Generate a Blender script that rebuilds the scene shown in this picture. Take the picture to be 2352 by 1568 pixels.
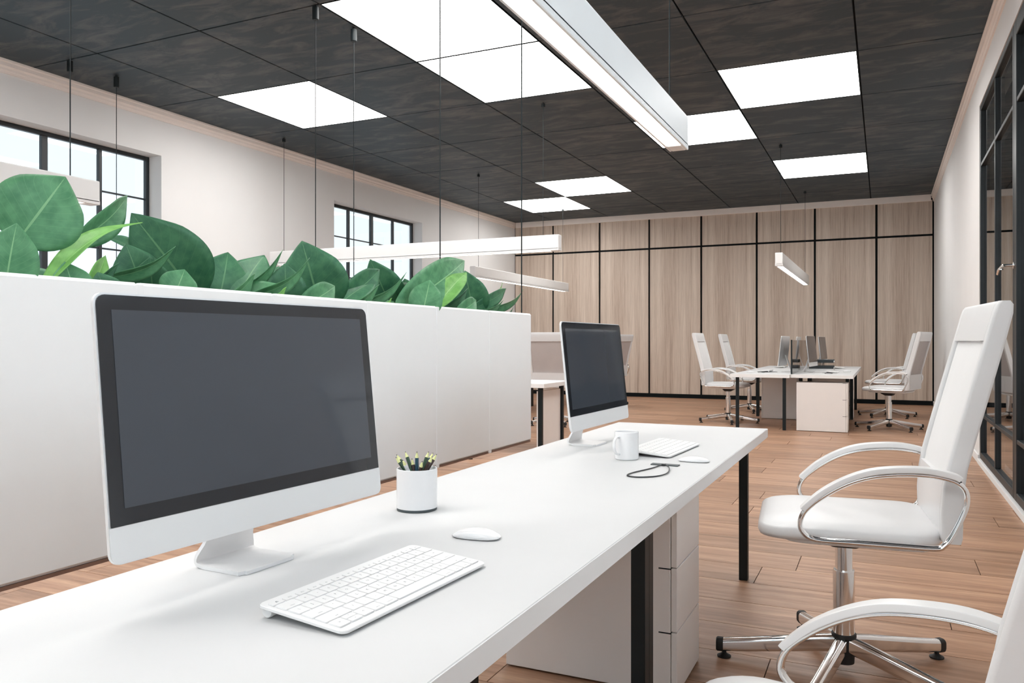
import bpy, bmesh, math, random
from mathutils import Vector, Matrix
PI = math.pi
random.seed(7)
for o in list(bpy.data.objects):
    bpy.data.objects.remove(o, do_unlink=True)
sc = bpy.context.scene
COL = sc.collection

# ------------------------------------------------------------------ camera
F, TH, EYE = 1834.0, 0.4357, 1.15
cam = bpy.data.cameras.new('camera'); cam.sensor_width = 36.0
cam.lens = F / 2352.0 * 36.0
cam.clip_start = 0.02; cam.clip_end = 200
camo = bpy.data.objects.new('camera', cam); COL.objects.link(camo)
camo.location = (0, 0, EYE); camo.rotation_euler = (PI/2, 0, TH)
sc.camera = camo
# ------------------------------------------------------------------ view
sc.view_settings.view_transform = 'Standard'
sc.view_settings.look = 'None'
sc.view_settings.gamma = 1.0
sc.view_settings.exposure = 0.10
try: sc.view_settings.use_curve_mapping = False
except Exception: pass
# ------------------------------------------------------------------ sky and sun
SKY_DIM, SKY_BRIGHT = 1.3, 5.6
w = bpy.data.worlds.new('sky'); sc.world = w; w.use_nodes = True
nt = w.node_tree; nt.nodes.clear()
wo = nt.nodes.new('ShaderNodeOutputWorld'); bg = nt.nodes.new('ShaderNodeBackground')
tc = nt.nodes.new('ShaderNodeTexCoord'); sp = nt.nodes.new('ShaderNodeSeparateXYZ'); cr = nt.nodes.new('ShaderNodeValToRGB')
nt.links.new(tc.outputs['Generated'], sp.inputs[0]); nt.links.new(sp.outputs['Z'], cr.inputs[0])
cr.color_ramp.elements[0].position = 0.0; cr.color_ramp.elements[0].color = (0.86, 0.94, 1.0, 1)
cr.color_ramp.elements[1].position = 0.5; cr.color_ramp.elements[1].color = (0.72, 0.87, 1.0, 1)
nt.links.new(cr.outputs[0], bg.inputs[0])
# sky: dim blue white at the left windows, raised opposite to feed the added ones
dt = nt.nodes.new('ShaderNodeVectorMath'); dt.operation = 'DOT_PRODUCT'; dt.inputs[1].default_value = (.94, -.34, 0)
nt.links.new(tc.outputs['Generated'], dt.inputs[0])
mrw = nt.nodes.new('ShaderNodeMapRange'); mrw.interpolation_type = 'SMOOTHSTEP'
mrw.inputs['From Min'].default_value = -.35; mrw.inputs['From Max'].default_value = .65
mrw.inputs['To Min'].default_value = SKY_DIM; mrw.inputs['To Max'].default_value = SKY_BRIGHT
nt.links.new(dt.outputs['Value'], mrw.inputs['Value']); nt.links.new(mrw.outputs[0], bg.inputs[1])
nt.links.new(bg.outputs[0], wo.inputs[0])
sun = bpy.data.lights.new('sun', 'SUN'); sun.energy = 3.0; sun.angle = 0.01; sun.color = (1, 0.97, 0.92)
suno = bpy.data.objects.new('sun', sun); COL.objects.link(suno)
suno.rotation_euler = Vector((0.42, 0.35, -1.15)).to_track_quat('-Z', 'Y').to_euler()
PANEL_E = 8.8      # ceiling panel emission
PEND_E = 6.0       # pendant lamp emission

# ------------------------------------------------------------------ projection helper (pixel -> place on a plane)
_R = Vector((math.cos(TH), math.sin(TH), 0)); _W = Vector((-math.sin(TH), math.cos(TH), 0)); _U = Vector((0, 0, 1))
def at(u, v, ax, val):
    d = _W + _R*((u-1176)/F) - _U*((v-784)/F)
    i = 'xyz'.index(ax); o = Vector((0, 0, EYE))
    t = (val - o[i]) / d[i]
    return o + d*t
def px2m(u, v, P):
    return (P - Vector((0, 0, EYE))).dot(_W) / F

# ------------------------------------------------------------------ materials
def s2l(c):
    return tuple(((x/255)/12.92 if x/255 <= 0.04045 else ((x/255+0.055)/1.055)**2.4) for x in c)
def new_mat(name):
    m = bpy.data.materials.new(name); m.use_nodes = True
    n = m.node_tree.nodes; b = n['Principled BSDF']
    return m, n, m.node_tree.links, b
def simple(name, col, rough=0.5, metal=0.0, spec=0.5, bump=0.0, bscale=200, var=0.0, vscale=6):
    m, n, l, b = new_mat(name)
    b.inputs['Base Color'].default_value = (*col, 1)
    b.inputs['Roughness'].default_value = rough; b.inputs['Metallic'].default_value = metal
    b.inputs['Specular IOR Level'].default_value = spec
    t = n.new('ShaderNodeTexCoord')
    if var > 0:
        no = n.new('ShaderNodeTexNoise'); no.inputs['Scale'].default_value = vscale; no.inputs['Detail'].default_value = 4
        l.new(t.outputs['Object'], no.inputs['Vector'])
        r = n.new('ShaderNodeValToRGB')
        r.color_ramp.elements[0].position = .3; r.color_ramp.elements[1].position = .7
        r.color_ramp.elements[0].color = (*[c*(1-var) for c in col], 1)
        r.color_ramp.elements[1].color = (*[min(1, c*(1+var)) for c in col], 1)
        l.new(no.outputs['Fac'], r.inputs[0]); l.new(r.outputs[0], b.inputs['Base Color'])
    if bump > 0:
        n2 = n.new('ShaderNodeTexNoise'); n2.inputs['Scale'].default_value = bscale
        l.new(t.outputs['Object'], n2.inputs['Vector'])
        bp = n.new('ShaderNodeBump'); bp.inputs['Strength'].default_value = bump; bp.inputs['Distance'].default_value = .002
        l.new(n2.outputs['Fac'], bp.inputs['Height']); l.new(bp.outputs[0], b.inputs['Normal'])
    return m
def emis(name, col, s):
    m, n, l, b = new_mat(name)
    b.inputs['Base Color'].default_value = (.9, .9, .9, 1)
    b.inputs['Emission Color'].default_value = (*col, 1); b.inputs['Emission Strength'].default_value = s
    return m
M = {}
M['wall'] = simple('white_wall_paint', (.745, .74, .735), .85, var=.02, vscale=1.2, spec=.2)
M['cornice'] = simple('beige_cornice_paint', (.86, .79, .74), .8, spec=.2, var=.02)
M['desk'] = simple('white_laminate', (.635, .637, .64), .6, var=.01, spec=.2)
M['edge'] = simple('white_laminate_lightened', (.86, .86, .86), .5, var=.01, spec=.3)  # desk laminate lightened so its upright edge looks more lit
M['carcass'] = simple('offwhite_laminate', (.84, .80, .775), .5, var=.01, spec=.3)
M['black'] = simple('black_metal', (.010, .015, .017), .45, var=.15, spec=.25)
M['frame'] = simple('anthracite_frame', (.010, .015, .019), .42, var=.1)
M['white_plastic'] = simple('white_plastic', (.80, .80, .80), .3, var=.008)
M['white_leather'] = simple('white_upholstery', (.725, .725, .73), .38, bump=.08, bscale=300, var=.01)
M['mesh_grey'] = simple('grey_mesh_fabric', (.50, .455, .44), .8, bump=.3, bscale=900, var=.03, spec=.2)
M['back_white'] = simple('pale_back_fabric', (.80, .80, .80), .6, bump=.15, bscale=900, var=.01, spec=.3)
M['chrome'] = simple('chrome', (.86, .86, .86), .11, metal=1.0, var=.02)
M['alu'] = simple('silver_aluminium', (.80, .80, .805), .36, metal=.2, var=.02)
M['rubber'] = simple('black_rubber', (.012, .013, .014), .6, var=.2)
M['lamp'] = simple('white_lamp_housing', (.76, .755, .75), .35, var=.01)
M['planter'] = simple('white_lacquer', (.84, .83, .82), .35, var=.01)
M['base_brown'] = simple('brown_base_board', s2l((128, 96, 80)), .6, var=.1, vscale=20)
M['soil'] = simple('dark_soil', (.035, .025, .018), .95, var=.4, vscale=60, bump=.8, bscale=120, spec=.1)
M['bezel'] = simple('black_glass_bezel', (.018, .021, .026), .07, var=.02)
M['screen'] = simple('dark_screen', (.058, .067, .082), .06, var=.01)
M['cup'] = simple('white_ceramic', (.86, .86, .87), .22, var=.01)
M['darkring'] = simple('dark_ring', (.06, .075, .08), .5, var=.05)
M['key'] = simple('white_key', (.80, .80, .80), .45, var=.008)
M['legend'] = simple('grey_print', (.10, .12, .14), .6, var=.05)
M['cord'] = simple('black_cord', (.02, .025, .028), .3, var=.1)
M['tray'] = simple('black_tray_plastic', (.02, .026, .03), .4, var=.1)
M['pencil_green'] = simple('green_paint', s2l((34, 66, 40)), .35, var=.05)
M['pencil_blue'] = simple('blue_paint', s2l((34, 72, 92)), .35, var=.05)
M['pencil_brown'] = simple('brown_paint', s2l((60, 44, 42)), .35, var=.05)
M['pencil_white'] = simple('white_paint', (.84, .85, .86), .35, var=.02)
M['pencil_wood'] = simple('pale_cut_wood', s2l((224, 226, 164)), .7, var=.12, vscale=300)
M['lead'] = simple('grey_lead', (.06, .06, .06), .5, var=.1)
M['glowpanel'] = emis('ceiling_panel_glow', (1.0, .985, .96), PANEL_E)
M['glowpend'] = emis('pendant_glow', (1.0, .97, .93), PEND_E)
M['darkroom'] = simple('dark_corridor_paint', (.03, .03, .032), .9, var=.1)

def glass(name, tint=(1, 1, 1), rough=0.0):
    m, n, l, b = new_mat(name)
    b.inputs['Base Color'].default_value = (*tint, 1); b.inputs['Transmission Weight'].default_value = 1.0
    b.inputs['Roughness'].default_value = rough; b.inputs['IOR'].default_value = 1.5
    no = n.new('ShaderNodeTexNoise'); no.inputs['Scale'].default_value = 1.0
    mx = n.new('ShaderNodeMapRange'); mx.inputs['To Min'].default_value = 0.0; mx.inputs['To Max'].default_value = 0.01
    l.new(no.outputs['Fac'], mx.inputs['Value']); l.new(mx.outputs[0], b.inputs['Roughness'])
    return m
M['glass'] = glass('clear_glass', (.9, .93, .93))
M['smoked'] = glass('smoked_glass', (.20, .19, .19))

def wood_panel_mat():
    m, n, l, b = new_mat('greyed_oak_veneer')
    t = n.new('ShaderNodeTexCoord')
    mp = n.new('ShaderNodeMapping'); mp.inputs['Scale'].default_value = (8, 8, .20)
    l.new(t.outputs['Object'], mp.inputs[0])
    n1 = n.new('ShaderNodeTexNoise'); n1.inputs['Scale'].default_value = 1.0; n1.inputs['Detail'].default_value = 9; n1.inputs['Roughness'].default_value = .74
    l.new(mp.outputs[0], n1.inputs['Vector'])
    mp2 = n.new('ShaderNodeMapping'); mp2.inputs['Scale'].default_value = (110, 110, 2.2)
    l.new(t.outputs['Object'], mp2.inputs[0])
    n2 = n.new('ShaderNodeTexNoise'); n2.inputs['Scale'].default_value = 1.0; n2.inputs['Detail'].default_value = 5; n2.inputs['Roughness'].default_value = .7
    l.new(mp2.outputs[0], n2.inputs['Vector'])
    r = n.new('ShaderNodeValToRGB'); e = r.color_ramp.elements
    e[0].position = .30; e[0].color = (*s2l((150, 131, 119)), 1)
    e[1].position = .72; e[1].color = (*s2l((232, 218, 204)), 1)
    x = r.color_ramp.elements.new(.5); x.color = (*s2l((210, 193, 178)), 1)
    x = r.color_ramp.elements.new(.40); x.color = (*s2l((188, 169, 154)), 1)
    l.new(n1.outputs['Fac'], r.inputs[0])
    r2 = n.new('ShaderNodeValToRGB'); r2.color_ramp.elements[0].position = .25; r2.color_ramp.elements[1].position = .75
    r2.color_ramp.elements[0].color = (.62, .60, .58, 1); r2.color_ramp.elements[1].color = (1, 1, 1, 1)
    l.new(n2.outputs['Fac'], r2.inputs[0])
    mx = n.new('ShaderNodeMix'); mx.data_type = 'RGBA'; mx.blend_type = 'MULTIPLY'; mx.inputs['Factor'].default_value = .8
    l.new(r.outputs[0], mx.inputs['A']); l.new(r2.outputs[0], mx.inputs['B'])
    l.new(mx.outputs['Result'], b.inputs['Base Color'])
    b.inputs['Roughness'].default_value = .55; b.inputs['Specular IOR Level'].default_value = .3
    return m
M['oak'] = wood_panel_mat()

def floor_mat():
    m, n, l, b = new_mat('warm_wood_planks')
    t = n.new('ShaderNodeTexCoord'); a = n.new('ShaderNodeAttribute'); a.attribute_name = 'plank'
    # grain runs along X; each plank is offset by its own random value
    mp = n.new('ShaderNodeMapping'); mp.inputs['Scale'].default_value = (1.1, 16, 16)
    ad = n.new('ShaderNodeVectorMath'); ad.operation = 'ADD'
    sc_ = n.new('ShaderNodeVectorMath'); sc_.operation = 'SCALE'; sc_.inputs['Scale'].default_value = 37.0
    l.new(a.outputs['Vector'], sc_.inputs[0]); l.new(t.outputs['Object'], ad.inputs[0]); l.new(sc_.outputs[0], ad.inputs[1])
    l.new(ad.outputs[0], mp.inputs[0])
    n1 = n.new('ShaderNodeTexNoise'); n1.inputs['Scale'].default_value = 1.0; n1.inputs['Detail'].default_value = 6; n1.inputs['Roughness'].default_value = .6; n1.inputs['Distortion'].default_value = .4
    l.new(mp.outputs[0], n1.inputs['Vector'])
    mp2 = n.new('ShaderNodeMapping'); mp2.inputs['Scale'].default_value = (14, 90, 90)
    l.new(ad.outputs[0], mp2.inputs[0])
    n2 = n.new('ShaderNodeTexNoise'); n2.inputs['Scale'].default_value = 1.0; n2.inputs['Detail'].default_value = 4
    l.new(mp2.outputs[0], n2.inputs['Vector'])
    r = n.new('ShaderNodeValToRGB'); e = r.color_ramp.elements
    e[0].position = .28; e[0].color = (*FLOOR_D, 1)
    e[1].position = .70; e[1].color = (*FLOOR_L, 1)
    x = r.color_ramp.elements.new(.48); x.color = (*FLOOR_M, 1)
    l.new(n1.outputs['Fac'], r.inputs[0])
    sx = n.new('ShaderNodeSeparateXYZ'); l.new(a.outputs['Vector'], sx.inputs[0])
    mr = n.new('ShaderNodeMapRange'); mr.inputs['To Min'].default_value = .86; mr.inputs['To Max'].default_value = 1.1
    l.new(sx.outputs[0], mr.inputs['Value'])
    mr2 = n.new('ShaderNodeMapRange'); mr2.inputs['From Min'].default_value = .3; mr2.inputs['From Max'].default_value = .7
    mr2.inputs['To Min'].default_value = .88; mr2.inputs['To Max'].default_value = 1.06
    l.new(n2.outputs['Fac'], mr2.inputs['Value'])
    mu = n.new('ShaderNodeMath'); mu.operation = 'MULTIPLY'; l.new(mr.outputs[0], mu.inputs[0]); l.new(mr2.outputs[0], mu.inputs[1])
    vs = n.new('ShaderNodeVectorMath'); vs.operation = 'SCALE'
    l.new(r.outputs[0], vs.inputs[0]); l.new(mu.outputs[0], vs.inputs['Scale'])
    l.new(vs.outputs[0], b.inputs['Base Color'])
    b.inputs['Roughness'].default_value = .42; b.inputs['Specular IOR Level'].default_value = .45
    bp = n.new('ShaderNodeBump'); bp.inputs['Strength'].default_value = .12; bp.inputs['Distance'].default_value = .002
    l.new(n2.outputs['Fac'], bp.inputs['Height']); l.new(bp.outputs[0], b.inputs['Normal'])
    return m
FLOOR_D, FLOOR_M, FLOOR_L = s2l((136, 101, 77)), s2l((170, 131, 104)), s2l((197, 159, 131))
M['floor'] = floor_mat()

def ceil_mat():
    m, n, l, b = new_mat('dark_plaster_tiles')
    t = n.new('ShaderNodeTexCoord')
    mp = n.new('ShaderNodeMapping'); mp.inputs['Scale'].default_value = (1.0, 2.6, 1)
    mp.inputs['Rotation'].default_value = (0, 0, .35)
    l.new(t.outputs['Object'], mp.inputs[0])
    n1 = n.new('ShaderNodeTexNoise'); n1.inputs['Scale'].default_value = 2.0; n1.inputs['Detail'].default_value = 9; n1.inputs['Roughness'].default_value = .66; n1.inputs['Distortion'].default_value = .6
    l.new(mp.outputs[0], n1.inputs['Vector'])
    r = n.new('ShaderNodeValToRGB'); e = r.color_ramp.elements
    e[0].position = .47; e[0].color = (*CEIL_D, 1); e[1].position = .74; e[1].color = (*CEIL_L, 1)
    l.new(n1.outputs['Fac'], r.inputs[0]); l.new(r.outputs[0], b.inputs['Base Color'])
    b.inputs['Roughness'].default_value = .55; b.inputs['Specular IOR Level'].default_value = .35
    return m
CEIL_D, CEIL_L = (.026, .044, .057), (.13, .132, .133)
M['ceiling'] = ceil_mat()
M['gap'] = simple('black_joint', (.008, .01, .011), .8, var=.1, spec=.1)
M['floorgap'] = simple('dark_floor_joint', (.05, .03, .022), .9, var=.1, spec=.1)

def leaf_mat(name, dark, light, vein, trans):
    m, n, l, b = new_mat(name)
    uv = n.new('ShaderNodeUVMap'); uv.uv_map = 'UVMap'
    s = n.new('ShaderNodeSeparateXYZ'); l.new(uv.outputs[0], s.inputs[0])
    a = n.new('ShaderNodeMath'); a.operation = 'SUBTRACT'; a.inputs[1].default_value = .5; l.new(s.outputs[0], a.inputs[0])
    ab = n.new('ShaderNodeMath'); ab.operation = 'ABSOLUTE'; l.new(a.outputs[0], ab.inputs[0])
    mid = n.new('ShaderNodeMath'); mid.operation = 'LESS_THAN'; mid.inputs[1].default_value = .014; l.new(ab.outputs[0], mid.inputs[0])
    # slanted side veins
    k = n.new('ShaderNodeMath'); k.operation = 'MULTIPLY'; k.inputs[1].default_value = -.55; l.new(ab.outputs[0], k.inputs[0])
    k2 = n.new('ShaderNodeMath'); k2.operation = 'ADD'; l.new(s.outputs[1], k2.inputs[0]); l.new(k.outputs[0], k2.inputs[1])
    k3 = n.new('ShaderNodeMath'); k3.operation = 'MULTIPLY'; k3.inputs[1].default_value = 11; l.new(k2.outputs[0], k3.inputs[0])
    k4 = n.new('ShaderNodeMath'); k4.operation = 'FRACT'; l.new(k3.outputs[0], k4.inputs[0])
    k5 = n.new('ShaderNodeMath'); k5.operation = 'LESS_THAN'; k5.inputs[1].default_value = .07; l.new(k4.outputs[0], k5.inputs[0])
    k6 = n.new('ShaderNodeMath'); k6.operation = 'MULTIPLY'; k6.inputs[1].default_value = .20; l.new(k5.outputs[0], k6.inputs[0])
    vm = n.new('ShaderNodeMath'); vm.operation = 'MAXIMUM'; l.new(k6.outputs[0], vm.inputs[0]); l.new(mid.outputs[0], vm.inputs[1])
    no = n.new('ShaderNodeTexNoise'); no.inputs['Scale'].default_value = 30; no.inputs['Detail'].default_value = 5
    t = n.new('ShaderNodeTexCoord'); l.new(t.outputs['Object'], no.inputs['Vector'])
    r = n.new('ShaderNodeValToRGB'); r.color_ramp.elements[0].position = .35; r.color_ramp.elements[1].position = .65
    r.color_ramp.elements[0].color = (*dark, 1); r.color_ramp.elements[1].color = (*light, 1)
    l.new(no.outputs['Fac'], r.inputs[0])
    mx = n.new('ShaderNodeMix'); mx.data_type = 'RGBA'
    l.new(vm.outputs[0], mx.inputs['Factor']); l.new(r.outputs[0], mx.inputs['A']); mx.inputs['B'].default_value = (*vein, 1)
    l.new(mx.outputs['Result'], b.inputs['Base Color'])
    b.inputs['Roughness'].default_value = .42; b.inputs['Specular IOR Level'].default_value = .4
    tr = n.new('ShaderNodeBsdfTranslucent'); l.new(mx.outputs['Result'], tr.inputs[0])
    ms = n.new('ShaderNodeMixShader'); ms.inputs[0].default_value = trans
    l.new(b.outputs[0], ms.inputs[1]); l.new(tr.outputs[0], ms.inputs[2])
    l.new(ms.outputs[0], n['Material Output'].inputs[0])
    bp = n.new('ShaderNodeBump'); bp.inputs['Strength'].default_value = .18; bp.inputs['Distance'].default_value = .001
    l.new(vm.outputs[0], bp.inputs['Height']); l.new(bp.outputs[0], b.inputs['Normal'])
    return m
M['leaf'] = leaf_mat('mature_leaf', (.075, .25, .115), (.135, .36, .175), (.26, .52, .26), .25)
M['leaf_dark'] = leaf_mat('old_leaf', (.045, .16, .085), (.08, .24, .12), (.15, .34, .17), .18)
M['leaf_young'] = leaf_mat('young_leaf', (.20, .48, .12), (.28, .60, .17), (.42, .72, .28), .40)

# ------------------------------------------------------------------ mesh helpers
def NB(): return bmesh.new()
def box(bm, x0, x1, y0, y1, z0, z1, bev=0.0, seg=2, mat=None):
    v = [bm.verts.new(p) for p in ((x0,y0,z0),(x1,y0,z0),(x1,y1,z0),(x0,y1,z0),(x0,y0,z1),(x1,y0,z1),(x1,y1,z1),(x0,y1,z1))]
    if mat is not None:
        for q in v: q.co = mat @ q.co
    f = [bm.faces.new([v[i] for i in q]) for q in ((0,3,2,1),(4,5,6,7),(0,1,5,4),(1,2,6,5),(2,3,7,6),(3,0,4,7))]
    if bev > 0:
        es = list({e for q in f for e in q.edges})
        bmesh.ops.bevel(bm, geom=es, offset=bev, segments=seg, profile=.5, affect='EDGES')
def lathe(bm, prof, c=(0, 0, 0), n=32, mat=None, cap=True):
    rings = []
    for r, z in prof:
        ring = []
        for k in range(n):
            a = 2*PI*k/n
            p = Vector((c[0]+r*math.cos(a), c[1]+r*math.sin(a), c[2]+z))
            if mat is not None: p = mat @ p
            ring.append(bm.verts.new(p))
        rings.append(ring)
    for A, B in zip(rings, rings[1:]):
        for k in range(n):
            bm.faces.new((A[k], A[(k+1) % n], B[(k+1) % n], B[k]))
    if cap:
        bm.faces.new(rings[0][::-1]); bm.faces.new(rings[-1])
def loft(bm, loops, cap=True, closed=False):
    R = [[bm.verts.new(p) for p in L] for L in loops]
    n = len(R[0]); pairs = list(zip(R, R[1:]))
    if closed: pairs.append((R[-1], R[0]))
    for A, B in pairs:
        for k in range(n):
            bm.faces.new((A[k], A[(k+1) % n], B[(k+1) % n], B[k]))
    if cap and not closed:
        bm.faces.new(R[0][::-1]); bm.faces.new(R[-1])
def rrect(cx, cy, w_, h_, r, seg=4):
    r = max(min(r, w_/2-1e-5, h_/2-1e-5), 1e-5); pts = []
    for (sx, sy, a0) in ((1, 1, 0), (-1, 1, PI/2), (-1, -1, PI), (1, -1, 1.5*PI)):
        for k in range(seg+1):
            a = a0 + PI/2*k/seg
            pts.append((cx + sx*(w_/2-r) + r*math.cos(a), cy + sy*(h_/2-r) + r*math.sin(a)))
    return pts
def sweep(bm, pts, prof, up=Vector((0, 1, 0)), closed=False):
    """sweep profile [(a,b)] along pts; a runs along 'up', b along the side normal."""
    P = [Vector(p) for p in pts]; n = len(P); loops = []
    for i in range(n):
        if closed: t = P[(i+1) % n] - P[i-1]
        else: t = P[min(i+1, n-1)] - P[max(i-1, 0)]
        t.normalize()
        s = t.cross(up); s.normalize(); u2 = s.cross(t); u2.normalize()
        loops.append([P[i] + u2*a + s*b_ for a, b_ in prof])
    loft(bm, loops, closed=closed)
def circ(r, n=10): return [(r*math.cos(2*PI*k/n), r*math.sin(2*PI*k/n)) for k in range(n)]
def ellp(a, b_, n=14): return [(a*math.cos(2*PI*k/n), b_*math.sin(2*PI*k/n)) for k in range(n)]
def smooth_path(pts, sub=6, closed=False):
    P = [Vector(p) for p in pts]; n = len(P); out = []
    rng = n if closed else n-1
    for i in range(rng):
        p0 = P[i-1] if (closed or i > 0) else P[0]
        p1 = P[i]; p2 = P[(i+1) % n]
        p3 = P[(i+2) % n] if (closed or i+2 < n) else P[-1]
        for k in range(sub):
            t = k/sub
            out.append(.5*((2*p1)+(-p0+p2)*t+(2*p0-5*p1+4*p2-p3)*t*t+(-p0+3*p1-3*p2+p3)*t*t*t))
    if not closed: out.append(P[-1])
    return out
def obj(name, bm, mat, parent=None, smooth=True, ang=35, mats=None):
    bmesh.ops.recalc_face_normals(bm, faces=bm.faces)
    me = bpy.data.meshes.new(name); bm.to_mesh(me); bm.free()
    for m in (mats or [mat]): me.materials.append(m)
    if smooth:
        me.shade_smooth(); me.set_sharp_from_angle(angle=math.radians(ang))
    o = bpy.data.objects.new(name, me); COL.objects.link(o)
    if smooth:
        wn = o.modifiers.new('weighted_normals', 'WEIGHTED_NORMAL'); wn.keep_sharp = True; wn.weight = 80
    if parent is not None: o.parent = parent
    return o
def thing(name, label, cat, loc=(0, 0, 0), rotz=0, group=None):
    o = bpy.data.objects.new(name, None); COL.objects.link(o)
    o.empty_display_size = .1
    o.location = loc; o.rotation_euler = (0, 0, rotz); o['label'] = label; o['category'] = cat
    if group: o['group'] = group
    return o
def tag(o, label, cat, group=None):
    o['label'] = label; o['category'] = cat
    if group: o['group'] = group
    return o
def struct(name, bm, m, parent=None, **k):
    o = obj(name, bm, m, parent, **k)
    if parent is None: o['kind'] = 'structure'
    return o
def kids(o): return [c for c in bpy.data.objects if c.parent == o]
def dup(root, loc, rotz, label, group=None):
    r = root.copy(); COL.objects.link(r); r.location = loc; r.rotation_euler = (0, 0, rotz); r['label'] = label
    if group: r['group'] = group
    for ch in kids(root):
        if ch.name not in bpy.data.objects: continue
        c = ch.copy(); COL.objects.link(c); c.parent = r
        for g in kids(ch):
            d = g.copy(); COL.objects.link(d); d.parent = c
    return r

# ================================================================== ROOM
XL, XR, YB, YF, H = -7.48, 0.82, 16.2, -4.5, 3.79
# floor: planks running along X, 0.304 wide
PW = .3038; Y0 = 3.02
known = {}
for x, y in [(-.562, 4.10), (-.161, 7.75), (-.571, 8.65), (-.965, 8.07), (.243, 8.36), (.649, 5.93), (.649, 7.46), (.246, 3.65), (-.158, 3.2), (-.567, 10.2), (.24, 10.0), (-.98, 9.59)]:
    known[int(math.floor((y-Y0)/PW))] = x
bm = NB(); lay = bm.loops.layers.float_color.new('plank')
k0 = int(math.floor((YF-Y0)/PW)); k1 = int(math.ceil((YB-Y0)/PW))
for k in range(k0, k1+1):
    ya, yb = Y0+k*PW, Y0+(k+1)*PW
    ya = max(ya, YF); yb = min(yb, YB)
    if yb-ya < .01: continue
    off = known.get(k, -1.2 + .405*((k*5) % 7) + random.uniform(-.05, .05))
    L = 1.62
    j0 = math.ceil((XL-off)/L); xs = [XL] + [off+j*L for j in range(j0, 12) if XL+.02 < off+j*L < XR-.02] + [XR]
    for xa, xb in zip(xs, xs[1:]):
        g = .0019; n0 = len(bm.faces)
        v = [bm.verts.new(p) for p in ((xa+g, ya+g, 0), (xb-g, ya+g, 0), (xb-g, yb-g, 0), (xa+g, yb-g, 0))]
        w_ = [bm.verts.new((q.co.x, q.co.y, -.008)) for q in v]
        fs = [bm.faces.new(v)] + [bm.faces.new((v[i], w_[i], w_[(i+1) % 4], v[(i+1) % 4])) for i in range(4)]
        c = (random.random(), random.random(), random.random(), 1)
        for f in fs:
            for lp in f.loops: lp[lay] = c
fl = struct('floor', bm, M['floor'], smooth=False)
bm = NB(); box(bm, XL-.3, XR+1.6, YF-.2, YB+.2, -.06, -.006)
struct('subfloor', bm, M['floorgap'], parent=fl, smooth=False)

# ceiling tiles on a grid, light panels in some cells
GX0, GY0, GPX, GPY = -6.541, 5.035, 1.265, 1.433
LIGHTS = {(0, 1): 'white square ceiling light panel nearest the first window, touching no other panel',
          (2, 0): 'large white ceiling light panel cut by the top edge, nearest of the pair in the middle',
          (2, 1): 'white ceiling light panel directly beyond the largest panel and joined corner to edge with it',
          (4, 2): 'wide white ceiling light panel near the glass wall, largest on the right side',
          (3, 3): 'white ceiling light panel half hidden behind the end of the big near pendant lamp',
          (4, 5): 'narrow white ceiling light panel on the right, farthest one towards the wood wall',
          (1, 5): 'white ceiling light panel above the middle, touching the farthest panel at a corner',
          (0, 6): 'farthest white ceiling light panel, near the left corner of the wood wall'}
ADDED_LIGHTS = {(2, -4): 'added unseen light panel above and behind the near desk', (4, -1): 'added unseen light panel out over the near chairs',  # panels out of view, added to light the room
         (0, -2): 'added unseen light panel behind the viewpoint on the window side', (4, -5): 'added unseen light panel far behind the near desk, door side',
         (3, -3): 'added unseen light panel above the spot behind the near chairs', (1, -5): 'added unseen light panel far behind the near desk, window side'}
bm = NB(); G = .0075
i0 = -1; i1 = 5
for i in range(i0, i1+1):
    for j in range(-7, 8):
        xa, xb = max(GX0+i*GPX, XL), min(GX0+(i+1)*GPX, XR)
        ya, yb = max(GY0+j*GPY, YF), min(GY0+(j+1)*GPY, YB)
        if xb-xa < .02 or yb-ya < .02: continue
        if (i, j) in LIGHTS or (i, j) in ADDED_LIGHTS: continue
        box(bm, xa+G, xb-G, ya+G, yb-G, H, H+.03, .003, 1)
ce = struct('ceiling', bm, M['ceiling'], smooth=False)
bm = NB(); box(bm, XL-.3, XR+1.6, YF-.2, YB+.2, H+.022, H+.1)
struct('ceiling_backing', bm, M['gap'], parent=ce, smooth=False)
def ceiling_light(i, j, label):
    xa, xb, ya, yb = GX0+i*GPX, GX0+(i+1)*GPX, GY0+j*GPY, GY0+(j+1)*GPY
    t = thing('ceiling_light_panel', label, 'ceiling light', ((xa+xb)/2, (ya+yb)/2, H), 0, 'ceiling light panels')
    hx, hy = GPX/2-G, GPY/2-G
    b = NB(); e = .006
    for q in ((-hx, -hx+e, -hy, hy), (hx-e, hx, -hy, hy), (-hx+e, hx-e, -hy, -hy+e), (-hx+e, hx-e, hy-e, hy)):
        box(b, *q, .001, .02)
    obj('frame', b, M['black'], t, smooth=False)
    b = NB(); box(b, -hx+e, hx-e, -hy+e, hy-e, .003, .02)
    obj('diffuser', b, M['glowpanel'], t, smooth=False)
for (i, j), lab in list(LIGHTS.items()) + list(ADDED_LIGHTS.items()): ceiling_light(i, j, lab)

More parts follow.
